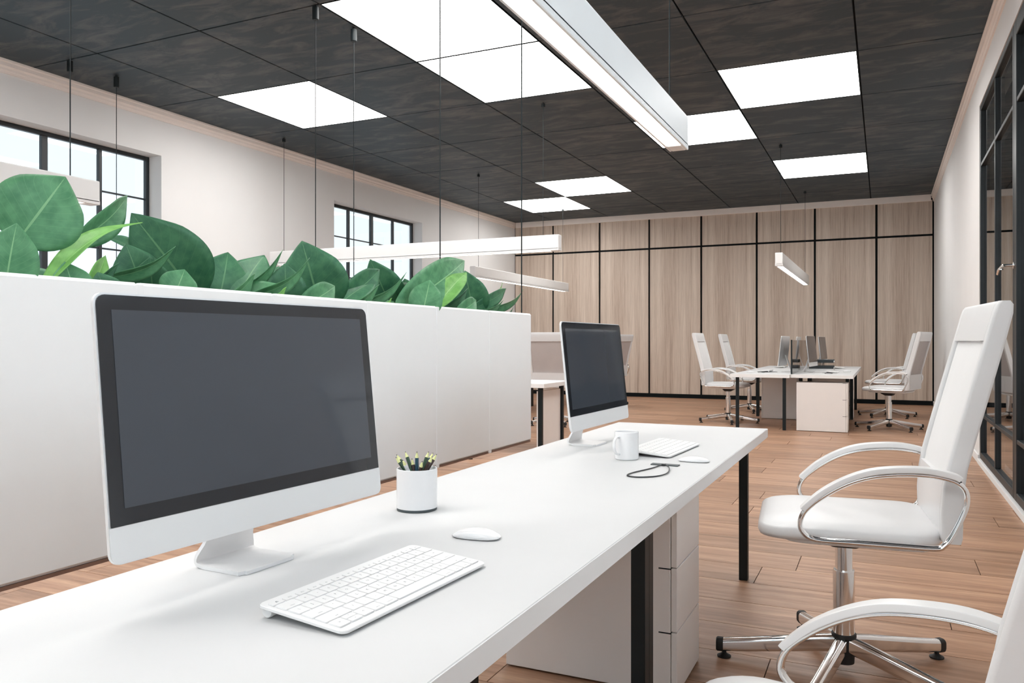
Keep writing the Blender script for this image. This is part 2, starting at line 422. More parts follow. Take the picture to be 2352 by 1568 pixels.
# walls
def wall_with_holes(name, x0, x1, y0, y1, z0, z1, holes):
    bm = NB(); ys = y0
    for (ya, yb, za, zb) in sorted(holes):
        if ya > ys: box(bm, x0, x1, ys, ya, z0, z1)
        if za > z0: box(bm, x0, x1, ya, yb, z0, za)
        if zb < z1: box(bm, x0, x1, ya, yb, zb, z1)
        ys = yb
    if ys < y1: box(bm, x0, x1, ys, y1, z0, z1)
    return struct(name, bm, M['wall'], smooth=False)
RWIN_ADDED = [(-4.2, -2.2, 1.75, 3.55), (-1.9, .1, 1.75, 3.55), (.4, 2.4, 1.75, 3.55), (2.7, 4.7, 1.75, 3.55)]  # unseen high openings, added to light upright faces turned to this wall
WINS = [(-1.70, .70, .93, 3.27), (4.05, 6.578, .93, 3.27), (9.74, 12.26, .93, 3.27)]
wall_with_holes('wall_left', XL-.30, XL, YF-.2, YB+.2, -.05, H+.05, WINS)
wall_with_holes('wall_right', XR, XR+.18, YF-.2, YB+.2, -.05, H+.05, [(5.42, 8.71, .045, 3.37)] + RWIN_ADDED)
bm = NB(); xs_ = XL-.3
FWIN_ADDED = [(-7.1, -5.2), (-4.9, -3.0), (-2.7, -.8), (-.55, .55)]  # unseen openings behind the camera, added to brighten upright faces
for xa, xb in FWIN_ADDED:
    box(bm, xs_, xa, YF-.2, YF, -.05, H+.05); box(bm, xa, xb, YF-.2, YF, -.05, 1.2); box(bm, xa, xb, YF-.2, YF, 3.45, H+.05); xs_ = xb
box(bm, xs_, XR+.18, YF-.2, YF, -.05, H+.05)
struct('wall_front', bm, M['wall'], smooth=False)
for wi, (xa, xb) in enumerate(FWIN_ADDED):
    bm = NB(); box(bm, xa, xa+.045, YF-.16, YF-.11, 1.2, 3.45); box(bm, xb-.045, xb, YF-.16, YF-.11, 1.2, 3.45)
    box(bm, xa+.045, xb-.045, YF-.16, YF-.11, 1.2, 1.25); box(bm, xa+.045, xb-.045, YF-.16, YF-.11, 3.40, 3.45); box(bm, (xa+xb)/2-.02, (xa+xb)/2+.02, YF-.16, YF-.11, 1.25, 3.40)
    wf = struct('window_%d' % (wi+5), bm, M['frame'], smooth=False)  # frame in an added light opening
    bm = NB(); box(bm, xa+.01, xb-.01, YF-.138, YF-.132, 1.21, 3.44); obj('window_pane', bm, M['glass'], wf, smooth=False)

# back wall: dark backing with veneer panels
bm = NB(); box(bm, XL-.3, XR+.18, YB+.03, YB+.25, -.05, H+.05)
box(bm, XL, XR, YB+.001, YB+.03, 0, .075)
wb = struct('wall_back', bm, M['gap'], smooth=False)
JX = [-7.477, -6.555, -5.486, -4.407, -3.336, -2.256, -1.188, -.122, .812]
for lo, hi, in ((.08, 3.05), (3.088, 3.70)):
    for a, b_ in zip(JX, JX[1:]):
        bm = NB(); g = .019; cx = b_ - .535 if b_ < .8 else a+.535; 
        xa, xb = max(a+g, XL+.002), min(b_-g, XR-.004)
        box(bm, xa-cx, xb-cx, -.03, 0, lo, hi, .002, 1)
        o = obj('wood_panel', bm, M['oak'], wb, smooth=False); o.location = (cx, YB+.03, 0)

# cornices, baseboards
def cornice(name, pts_in, axis, a0, a1):
    bm = NB(); loops = []
    for a in (a0, a1):
        loops.append([Vector((p[0], a, p[1])) if axis == 'y' else Vector((a, p[0], p[1])) for p in pts_in])
    loft(bm, loops); return struct(name, bm, M['cornice'], smooth=False)
def cprof(w0, s):
    # stepped profile from wall coordinate w0, s = direction into the room
    P = [(0, -.125), (.014, -.125), (.014, -.108), (.022, -.098), (.022, -.078), (.034, -.062), (.040, -.062), (.040, -.03), (.05, -.02), (.05, 0), (0, 0)]
    return [(w0+s*a, H+b_) for a, b_ in P]
cornice('trim_1', cprof(XL, 1), 'y', YF, YB)
cornice('trim_2', cprof(XR, -1), 'y', YF, YB)
cornice('trim_3', [(YB, H-.115), (YB-.045, H-.115), (YB-.05, H-.11), (YB-.05, H), (YB, H)], 'x', XL+.05, XR-.05)
bm = NB(); box(bm, XL, XL+.015, YF, YB, 0, .08, .003, 1); struct('baseboard_left', bm, M['wall'], smooth=False)
bm = NB(); box(bm, XR-.015, XR, 8.71, YB-.001, 0, .08, .003, 1); box(bm, XR-.018, XR, 5.42, 8.71, 0, .045, .002, 1); box(bm, XR-.015, XR, YF, 5.42, 0, .08, .003, 1)
struct('baseboard_right', bm, M['wall'], smooth=False)

# windows in the left wall
for wi, (ya, yb, za, zb) in enumerate(WINS):
    x0, x1 = XL-.24, XL-.19
    bm = NB(); fw = .045
    box(bm, x0, x1, ya, ya+fw, za, zb, .004, 1); box(bm, x0, x1, yb-fw, yb, za, zb, .004, 1)
    box(bm, x0, x1, ya+fw, yb-fw, za, za+fw, .004, 1); box(bm, x0, x1, ya+fw, yb-fw, zb-fw, zb, .004, 1)
    for k in (1, 2, 3):
        y = ya+(yb-ya)*k/4; hw = .032 if k == 2 else .019
        box(bm, x0, x1, y-hw, y+hw, za+fw, zb-fw, .004, 1)
    zz = zb-.49
    while zz > za+.2:
        box(bm, x0+.012, x1-.012, ya+fw, yb-fw, zz-.009, zz+.009, .003, 1); zz -= .62
    wf = struct('window_%d' % (wi+1), bm, M['frame'], smooth=False)
    bm = NB(); box(bm, x0+.022, x0+.027, ya+.01, yb-.01, za+.01, zb-.01)
    obj('window_pane', bm, M['glass'], wf, smooth=False)

# glazed partition and door in the right wall
def glazing(name, ya, yb, za, zb, mull, bars, x0=XR+.004, x1=XR+.085, fw=.05):
    bm = NB()
    box(bm, x0, x1, ya, ya+fw, za, zb, .004, 1); box(bm, x0, x1, yb-fw, yb, za, zb, .004, 1)
    box(bm, x0, x1, ya+fw, yb-fw, za, za+.06, .004, 1); box(bm, x0, x1, ya+fw, yb-fw, zb-fw, zb, .004, 1)
    for y in mull: box(bm, x0+.004, x1, y-.02, y+.02, za+.06, zb-fw, .003, 1)
    for z in bars: box(bm, x0+.004, x1, ya+fw, yb-fw, z-.016, z+.016, .003, 1)
    o = struct(name, bm, M['frame'], smooth=False)
    bm = NB(); box(bm, x0+.026, x0+.034, ya+.02, yb-.02, za+.02, zb-.02)
    obj('glass_pane', bm, M['glass'], o, smooth=False)
    return o
glazing('window_4', 6.55, 8.705, .048, 3.365, [7.63], [2.81, .46])
dr = glazing('door_1', 5.44, 6.54, .048, 3.365, [], [2.81, .46], fw=.11)
bm = NB()   # lever handle standing off the door stile
lathe(bm, [(.026, 0), (.026, .008), (.018, .012)], mat=Matrix.Translation((XR+.003, 6.50, 1.68)) @ Matrix.Rotation(-PI/2, 4, 'Y'), n=20)
lathe(bm, [(.010, 0), (.010, .06)], mat=Matrix.Translation((XR+.003, 6.50, 1.68)) @ Matrix.Rotation(-PI/2, 4, 'Y'), n=14)
lathe(bm, [(.006, 0), (.013, .002), (.013, .010), (.006, .012)], (XR-.064, 6.60, 1.655), n=16)
sweep(bm, smooth_path([(XR-.055, 6.49, 1.68), (XR-.062, 6.53, 1.682), (XR-.064, 6.62, 1.678), (XR-.068, 6.70, 1.665), (XR-.072, 6.73, 1.635)], 5), circ(.0095, 10), up=Vector((0, 0, 1)))
obj('door_handle', bm, M['chrome'], dr)
for wi, (ya, yb, za, zb) in enumerate(RWIN_ADDED):
    x0, x1 = XR+.11, XR+.15; bm = NB()
    box(bm, x0, x1, ya, ya+.045, za, zb); box(bm, x0, x1, yb-.045, yb, za, zb); box(bm, x0, x1, ya+.045, yb-.045, za, za+.045); box(bm, x0, x1, ya+.045, yb-.045, zb-.045, zb)
    wf = struct('window_%d' % (wi+9), bm, M['frame'], smooth=False)  # frame in one of the added high openings
    bm = NB(); box(bm, x0+.016, x0+.022, ya+.01, yb-.01, za+.01, zb-.01); obj('window_pane', bm, M['glass'], wf, smooth=False)
# corridor behind the glass
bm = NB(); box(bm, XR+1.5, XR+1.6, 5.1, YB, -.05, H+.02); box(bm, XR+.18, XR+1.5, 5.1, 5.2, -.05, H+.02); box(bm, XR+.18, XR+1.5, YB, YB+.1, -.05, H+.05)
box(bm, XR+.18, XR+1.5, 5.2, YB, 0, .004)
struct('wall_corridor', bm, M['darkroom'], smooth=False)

# ================================================================== PENDANT LAMPS
def pendant(loc, rotz, label, L=4.05, zt=2.32, zb=2.145):
    t = thing('pendant_lamp', label, 'pendant lamp', (loc[0], loc[1], zb), rotz, 'linear pendant lamps')
    hh = zt-zb; w2 = .05
    b = NB()  # housing: shell with an open underside slot
    box(b, -w2, w2, -L/2, L/2, .012, hh, .010, 3)
    for q in ((-w2, -w2+.014, -L/2, L/2), (w2-.014, w2, -L/2, L/2), (-w2+.014, w2-.014, -L/2, -L/2+.11), (-w2+.014, w2-.014, L/2-.11, L/2)):
        box(b, *q, 0, .03, .003, 1)
    obj('housing', b, M['lamp'], t)
    b = NB(); box(b, -w2+.015, w2-.015, -L/2+.111, L/2-.111, .004, .011); obj('diffuser', b, M['glowpend'], t, smooth=False)
    for s in (-1, 1):
        y = s*(L/2-.2)
        b = NB(); lathe(b, [(.0030, hh-.002), (.0030, H-zb-.03)], (0, y, 0), 8); obj('wire', b, M['black'], t)
        b = NB(); lathe(b, [(.018, H-zb-.05), (.021, H-zb-.047), (.021, H-zb-.012), (.006, H-zb-.012), (.006, H-zb)], (0, y, 0), 20); obj('ceiling_mount', b, M['black'], t)
    return t
pendant((-.97, 4.15-2.025), 0, 'huge near white linear pendant lamp with glowing underside running out of the top edge')
pendant((-5.24, 4.02-2.025), 0, 'white linear pendant lamp at the far left, cut by the edge, behind the large leaf')
pendant((-5.24, 8.155), PI/2, 'long white pendant lamp hanging crosswise above the planter, in front of the second window')
pendant((-5.785, 13.0), 0, 'white pendant lamp below and behind the crosswise one, ending over the wood wall')
pendant((-1.25, 13.03), 0, 'small far pendant lamp hanging over the distant desk group')

# ================================================================== PLANTERS
def cable(p0, p1, name, parent):
    b = NB(); sweep(b, [p0, p1], circ(.0030, 8), up=Vector((0, 1, 0)) if abs((Vector(p1)-Vector(p0)).normalized().y) < .9 else Vector((1, 0, 0)))
    return obj(name, b, M['black'], parent)
def planter(loc, rotz, label, zb=.62, zt=1.30, L=3.0, W2=.28, n=6, wires=((-.03, .065),)):
    """box runs along local +Y from 0 to L; front face at local x = 0, body towards -x."""
    t = thing('hanging_planter', label, 'planter', (loc[0], loc[1], zb), rotz, 'hanging white planters')
    hh = zt-zb; D = .56
    for k in range(n):
        a, c = k*L/n, (k+1)*L/n
        b = NB(); box(b, -.03, 0, a+.001, c-.001, .0, hh, .008, 1); obj('front_panel', b, M['planter'], t, smooth=False)
        b = NB(); box(b, -D, -D+.03, a+.001, c-.001, .0, hh, .011, 1); obj('rear_panel', b, M['planter'], t, smooth=False)
        if k:
            b = NB(); box(b, -.012, .003, a-.012, a+.012, -.008, hh-.003, .003, 1); obj('cover_strip', b, M['planter'], t, smooth=False)
    for a in (0, L-.03):
        b = NB(); box(b, -D+.031, -.031, a, a+.03, 0, hh, .011, 1); obj('end_panel', b, M['planter'], t, smooth=False)
    b = NB(); box(b, -D+.006, -.004, .006, L-.006, -.009, -.0003); obj('base_board', b, M['base_brown'], t, smooth=False)
    b = NB(); box(b, -D+.031, -.031, .031, L-.031, .001, hh-.06); obj('soil', b, M['soil'], t, smooth=False)
    for x in (-.03, -.53):
        for y in (.065, L-.065):
            b = NB(); lathe(b, [(.0036, hh-.07), (.0036, H-zb-.05)], (x, y, 0), 8); obj('suspension_wire', b, M['black'], t)
            b = NB(); lathe(b, [(.022, H-zb-.115), (.026, H-zb-.11), (.026, H-zb-.012), (.008, H-zb-.012), (.008, H-zb)], (x, y, 0), 20); obj('ceiling_mount', b, M['black'], t)
    return t
P1X, P1Y = -1.72, .945
planter((P1X, P1Y), 0, 'long white hanging planter trough full of green leaves behind the near desk')
planter((-6.985, 5.01), -PI/2, 'second white hanging planter trough, hung on four thin wires behind the first one')

# ---- leaves
def leaf(name, base, tip, width, roll, mat, parent, curl=.12, fold=.25, normal_to=None, bend=0.0, pet=.0):
    """one leaf blade from base to tip; roll turns it about its own axis away from facing the viewer side"""
    B, T = Vector(base), Vector(tip); ax = T-B; L = ax.length; ax.normalize()
    nrm = Vector(normal_to) if normal_to is not None else Vector((.8, -.6, .15))
    nrm = nrm - ax*nrm.dot(ax)
    if nrm.length < .1: nrm = Vector((0, 0, 1)) - ax*ax.z
    nrm.normalize(); nrm = Matrix.Rotation(roll, 3, ax) @ nrm
    side = ax.cross(nrm); side.normalize()
    NL, NW = 20, 8
    b = NB(); uvl = b.loops.layers.uv.new('UVMap'); grid = []
    for i in range(NL+1):
        t = i/NL
        wv = width/2*(math.sin(PI*t**.80)**.66 if t < .72 else (math.sin(PI*.72**.80)**.66)*(1-((t-.72)/.28))**.88) if 0 < t < 1 else 0.0
        wv = max(wv, .0008)
        c = B + ax*(L*t) + nrm*(curl*L*math.sin(PI*t) - curl*.6*L*t*t) + side*(bend*L*math.sin(PI*t))
        row = []
        for j in range(NW+1):
            s = (j/NW-.5)*2
            p = c + side*(wv*s) + nrm*(fold*wv*abs(s)**1.3) + nrm*(.0018*math.sin(9*t+3*s)*abs(s))
            row.append(b.verts.new(p))
        grid.append(row)
    for i in range(NL):
        for j in range(NW):
            f = b.faces.new((grid[i][j], grid[i][j+1], grid[i+1][j+1], grid[i+1][j]))
            for lp, (uu, vv) in zip(f.loops, ((j/NW, i/NL), ((j+1)/NW, i/NL), ((j+1)/NW, (i+1)/NL), (j/NW, (i+1)/NL))): lp[uvl].uv = (uu, vv)
    me = bpy.data.meshes.new(name); b.to_mesh(me); b.free(); me.materials.append(mat); me.shade_smooth()
    o = bpy.data.objects.new(name, me); COL.objects.link(o); o.parent = parent
    md = o.modifiers.new('thickness', 'SOLIDIFY'); md.thickness = .0008; md.offset = 0
    return o
def stem(base, tip, parent, r=.0035):
    B, T = Vector(base), Vector(tip); m = (B+T)/2 + Vector((0, 0, .01))
    b = NB(); sweep(b, smooth_path([B, m, T], 4), circ(r, 7), up=Vector((.3, 1, .1)).normalized()); return obj('stem', b, M['leaf'], parent)
plants = []
PLAB = ['leafy green plant with the largest leaf at the left end of the planter',
        'leafy green plant with one big dark pointed leaf, second along the planter',
        'low dark green leafy plant third along the planter, right of the big pointed leaf',
        'green leafy plant fourth along the planter, below the crosswise lamp',
        'fifth leafy plant along the planter, with a long sideways and a bright young leaf',
        'spiky green plant at the right end of the planter reaching past its corner']
for k in range(6):
    plants.append(thing('leafy_plant', PLAB[k], 'plant', (P1X-.28, P1Y+.25+.5*k, 1.245), 0, 'plants in the near planter'))
MT = {'m': M['leaf'], 'd': M['leaf_dark'], 'y': M['leaf_young']}
# base px, tip px, width px, x-plane of base, x-plane of tip, roll, material, curl, fold
LV = [
 ((35, 560), (152, 405), 205, -1.90, -1.86, .10, 'm', .05, .10),
 ((10, 680), (38, 512), 135, -1.78, -1.76, -.15, 'm', .05, .12),
 ((168, 560), (300, 450), 75, -1.95, -2.00, .75, 'm', .06, .35),
 ((95, 665), (322, 497), 60, -1.82, -1.86, -.95, 'y', .08, .35),
 ((455, 690), (305, 492), 190, -1.98, -1.98, .05, 'd', .07, .12),
 ((340, 600), (243, 539), 40, -2.02, -2.0, .7, 'd', .06, .3),
 ((235, 640), (411, 572), 40, -1.90, -1.86, .95, 'm', .10, .4),
 ((180, 665), (277, 606), 34, -1.84, -1.8, .9, 'd', .08, .3),
 ((175, 700), (150, 600), 90, -1.80, -1.82, .3, 'm', .06, .15),
 ((330, 680), (290, 560), 110, -1.95, -1.95, .2, 'd', .06, .15),
 ((250, 700), (225, 625), 80, -1.80, -1.80, .3, 'd', .05, .2),
 ((355, 690), (345, 590), 95, -1.92, -1.90, -.3, 'd', .06, .15),
 ((395, 690), (425, 618), 85, -1.80, -1.79, .1, 'm', .08, .2),
 ((500, 700), (525, 578), 120, -2.05, -2.05, .2, 'd', .06, .15),
 ((540, 700), (606, 583), 110, -2.0, -1.98, -.5, 'd', .06, .2),
 ((485, 700), (660, 578), 34, -1.92, -1.90, .9, 'm', .08, .4),
 ((540, 690), (722, 599), 42, -1.84, -1.80, .85, 'm', .10, .35),
 ((520, 690), (589, 629), 36, -1.80, -1.78, .8, 'm', .06, .3),
 ((610, 700), (660, 660), 26, -1.76, -1.75, .6, 'y', .06, .3),
 ((738, 720), (694, 554), 170, -1.96, -1.96, .05, 'd', .06, .12),
 ((655, 715), (655, 605), 95, -1.88, -1.87, .2, 'd', .06, .15),
 ((610, 700), (640, 610), 80, -1.95, -1.95, -.3, 'd', .06, .2),
 ((680, 712), (775, 655), 62, -1.80, -1.78, .2, 'm', .10, .25),
 ((775, 700), (876, 618), 70, -1.92, -1.88, .4, 'd', .06, .25),
 ((905, 725), (851, 597), 95, -1.98, -1.98, .1, 'd', .05, .12),
 ((780, 712), (943, 631), 30, -1.84, -1.80, .9, 'm', .08, .35),
 ((790, 715), (875, 655), 30, -1.80, -1.78, .8, 'm', .06, .3),
 ((760, 715), (865, 640), 60, -1.90, -1.88, -.4, 'd', .06, .2),
 ((870, 710), (902, 685), 18, -1.75, -1.745, .6, 'y', .06, .3),
 ((905, 718), (1076, 595), 95, -1.86, -1.84, .25, 'm', .06, .15),
 ((968, 730), (988, 642), 78, -1.78, -1.77, .05, 'm', .05, .12),
 ((995, 712), (1074, 621), 48, -1.80, -1.80, -.2, 'y', .06, .3),
 ((1090, 730), (1068, 622), 85, -1.90, -1.90, .05, 'd', .05, .15),
 ((1010, 715), (1080, 662), 30, -1.84, -1.82, .7, 'd', .06, .3),
 ((1045, 722), (1098, 688), 40, -1.78, -1.77, .3, 'm', .08, .25),
 ((1075, 715), (1162, 651), 24, -1.92, -1.96, .8, 'y', .06, .3),
 ((1080, 712), (1168, 662), 34, -1.86, -1.86, .5, 'd', .05, .2),
 ((1085, 720), (1211, 668), 22, -1.84, -1.84, .9, 'm', .06, .4),
 ((1095, 722), (1160, 691), 16, -1.80, -1.80, .8, 'm', .05, .3),
 ((1140, 735), (1182, 707), 16, -1.80, -1.80, .7, 'd', .06, .3),
 ((1085, 722), (1150, 680), 40, -1.95, -1.95, .2, 'm', .05, .2),
 ((870, 715), (960, 660), 70, -1.95, -1.95, .3, 'd', .05, .2),
 ((945, 725), (930, 640), 80, -2.02, -2.02, .2, 'd', .05, .2),
 ((420, 690), (480, 600), 90, -2.10, -2.10, .2, 'd', .05, .2),
 ((200, 680), (245, 585), 40, -2.05, -2.1, .3, 'y', .05, .3),
]
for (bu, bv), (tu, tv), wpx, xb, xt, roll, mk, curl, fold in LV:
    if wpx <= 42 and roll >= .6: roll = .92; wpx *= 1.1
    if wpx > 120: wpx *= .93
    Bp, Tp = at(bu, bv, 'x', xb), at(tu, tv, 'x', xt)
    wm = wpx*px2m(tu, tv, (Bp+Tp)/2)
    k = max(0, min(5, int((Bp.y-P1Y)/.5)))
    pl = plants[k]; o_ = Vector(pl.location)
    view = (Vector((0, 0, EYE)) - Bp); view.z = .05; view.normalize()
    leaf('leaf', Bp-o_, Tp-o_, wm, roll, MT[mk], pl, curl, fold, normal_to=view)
    root = Vector((P1X-.12-.3*random.random(), Bp.y+random.uniform(-.05, .05), 1.235)); root.x = min(root.x, P1X-.06)
    if Bp.z > 1.25: stem(root-o_, Bp-o_, pl)
# filler foliage inside the trough
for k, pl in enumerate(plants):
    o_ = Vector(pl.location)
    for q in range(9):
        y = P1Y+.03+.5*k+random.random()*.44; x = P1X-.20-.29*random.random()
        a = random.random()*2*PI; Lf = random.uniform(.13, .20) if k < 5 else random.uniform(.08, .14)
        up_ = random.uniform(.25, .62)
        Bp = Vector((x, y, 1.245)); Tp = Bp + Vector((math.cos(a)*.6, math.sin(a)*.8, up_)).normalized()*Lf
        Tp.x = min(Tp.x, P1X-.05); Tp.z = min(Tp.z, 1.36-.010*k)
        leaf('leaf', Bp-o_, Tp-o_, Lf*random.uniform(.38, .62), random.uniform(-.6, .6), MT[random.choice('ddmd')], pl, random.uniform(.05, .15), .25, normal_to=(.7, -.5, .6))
for k in range(3):
    pl = thing('leafy_plant', ['leafy green plant in the rear planter, nearest the windows', 'leafy green plant in the middle of the rear planter', 'leafy green plant at the room end of the rear planter'][k], 'plant', (-6.5+k, 5.29, 1.245), 0, 'plants in the rear planter')
    for q in range(10):
        a = random.random()*2*PI; Lf = random.uniform(.13, .2)
        Bp = Vector((random.uniform(-.4, .4), random.uniform(-.15, .15), 0)); Tp = Bp + Vector((math.cos(a)*.6, math.sin(a)*.4, .6)).normalized()*Lf
        leaf('leaf', Bp, Tp, Lf*.5, 0, M['leaf_dark'], pl, .1, .25)

# ================================================================== DESKS
ZT, ZU = .724, .682
def desk(loc, rotz, label, L, Wd, ys, inset=.080, group=None, side_panel=None):
    """top spans local x 0..-Wd (user side at x=0), local y 0..L; a leg at both edges for every y in ys"""
    t = thing('desk', label, 'desk', (loc[0], loc[1], 0), rotz, group)
    b = NB(); box(b, -Wd+.002, -.002, .003, L-.003, ZU, ZT, .0015, 1); tt = obj('tabletop', b, M['desk'], t, smooth=False)
    b = NB(); box(b, -.002, 0, .001, L-.001, ZU, ZT-.0008, .0007, 1); box(b, -Wd, -Wd+.002, .001, L-.001, ZU, ZT-.0008, .0007, 1); box(b, -Wd+.002, -.002, .001, .003, ZU, ZT-.0008); box(b, -Wd+.002, -.002, L-.003, L-.001, ZU, ZT-.0008); obj('lightened_edge', b, M['edge'], tt, smooth=False)  # edge strips with the extra light put into their colour
    for y in ys:
        for x in (-inset-.02, -Wd+inset+.02):
            b = NB(); box(b, x-.02, x+.02, y-.0215, y+.0215, 0, ZU, .0015, 1); obj('leg', b, M['black'], t, smooth=False)
    if side_panel:
        b = NB(); box(b, -Wd+.09, -.10, side_panel[0], side_panel[1], .002, ZU-.04, .002, 1); obj('side_panel', b, M['carcass'], t, smooth=False)
    return t
def cabinet(loc, rotz, label, W=.34, D=.61, Hc=.625, group='drawer cabinets under the desks'):
    """fronts face local +x at x=0; body to -x; width along y"""
    t = thing('drawer_cabinet', label, 'cabinet', (loc[0], loc[1], 0), rotz, group)
    b = NB(); box(b, -D, -.021, 0, W, .006, Hc, .002, 1); obj('carcass', b, M['carcass'], t, smooth=False)
    hs = Hc/3
    for k in range(3):
        b = NB(); box(b, -.019, 0, .001, W-.001, .006+k*hs if k == 0 else k*hs+.002, (k+1)*hs-.002, .0015, 1)
        d = obj('drawer', b, M['carcass'], t, smooth=False)
        b = NB(); box(b, -.06, -.0195, -.0012, .02, (k+1)*hs-.006, (k+1)*hs-.002); obj('finger_pull', b, M['black'], d, smooth=False)
    return t
DX0, DX1 = -.514, -1.272
desk((DX0, .30), 0, 'long near white desk filling the foreground under the two closest computers', 3.77, DX0-DX1, [.05, 1.862, 1.906, 3.677])
cabinet((-.605, 2.56), 0, 'beige white drawer cabinet under the near desk beside the black legs')
# far desk group
LF = 1.95; XS = -1.088
desk((-.345, 10.85), 0, 'far white desk on the right of the smoked divider', 3.95, .74, [.42, 1.93, 1.974, 3.80], inset=.065, group='far desks by the wood wall')
desk((-1.835, 14.70), PI, 'far white desk on the left of the smoked divider', 3.95, .742, [.10, 1.90, 1.944, 3.83], inset=.055, group='far desks by the wood wall')
cabinet((-.41, 10.875), 0, 'pale drawer cabinet under the right half of the far desk, showing its side')
cabinet((-1.66, 12.75), PI, 'shaded drawer cabinet deep under the left half of the far desk', D=.50)
cabinet((-.41, 10.875+LF), 0, 'drawer cabinet under the rear right far desk, almost hidden behind the pale one')
def divider():
    t = thing('desk_divider', 'smoked glass divider screen with black end post on the far desk', 'divider', (XS, 10.95, 0))
    b = NB(); box(b, -.009, .009, 0, .02, ZT+.001, 1.172, .002, 1); obj('end_post', b, M['black'], t, smooth=False)
    b = NB(); box(b, -.004, .004, .021, 3.55, ZT+.003, 1.168, .001, 1); obj('glass_sheet', b, M['smoked'], t, smooth=False)
    return t
divider()
# crosswise group behind the planter, and the group under the rear left lamp
desk((-6.95, 7.40), -PI/2, 'white desk right of the planter corner, on thin black legs', 3.86, .78, [.05, 1.90, 1.944, 3.78], side_panel=(3.735, 3.775))
# group under the rear left pendant, mostly hidden
desk((-5.04, 11.1), 0, 'white desk under the rear left pendant lamp, hidden behind the second monitor', 3.86, .74, [.05, 1.90, 1.944, 3.80])

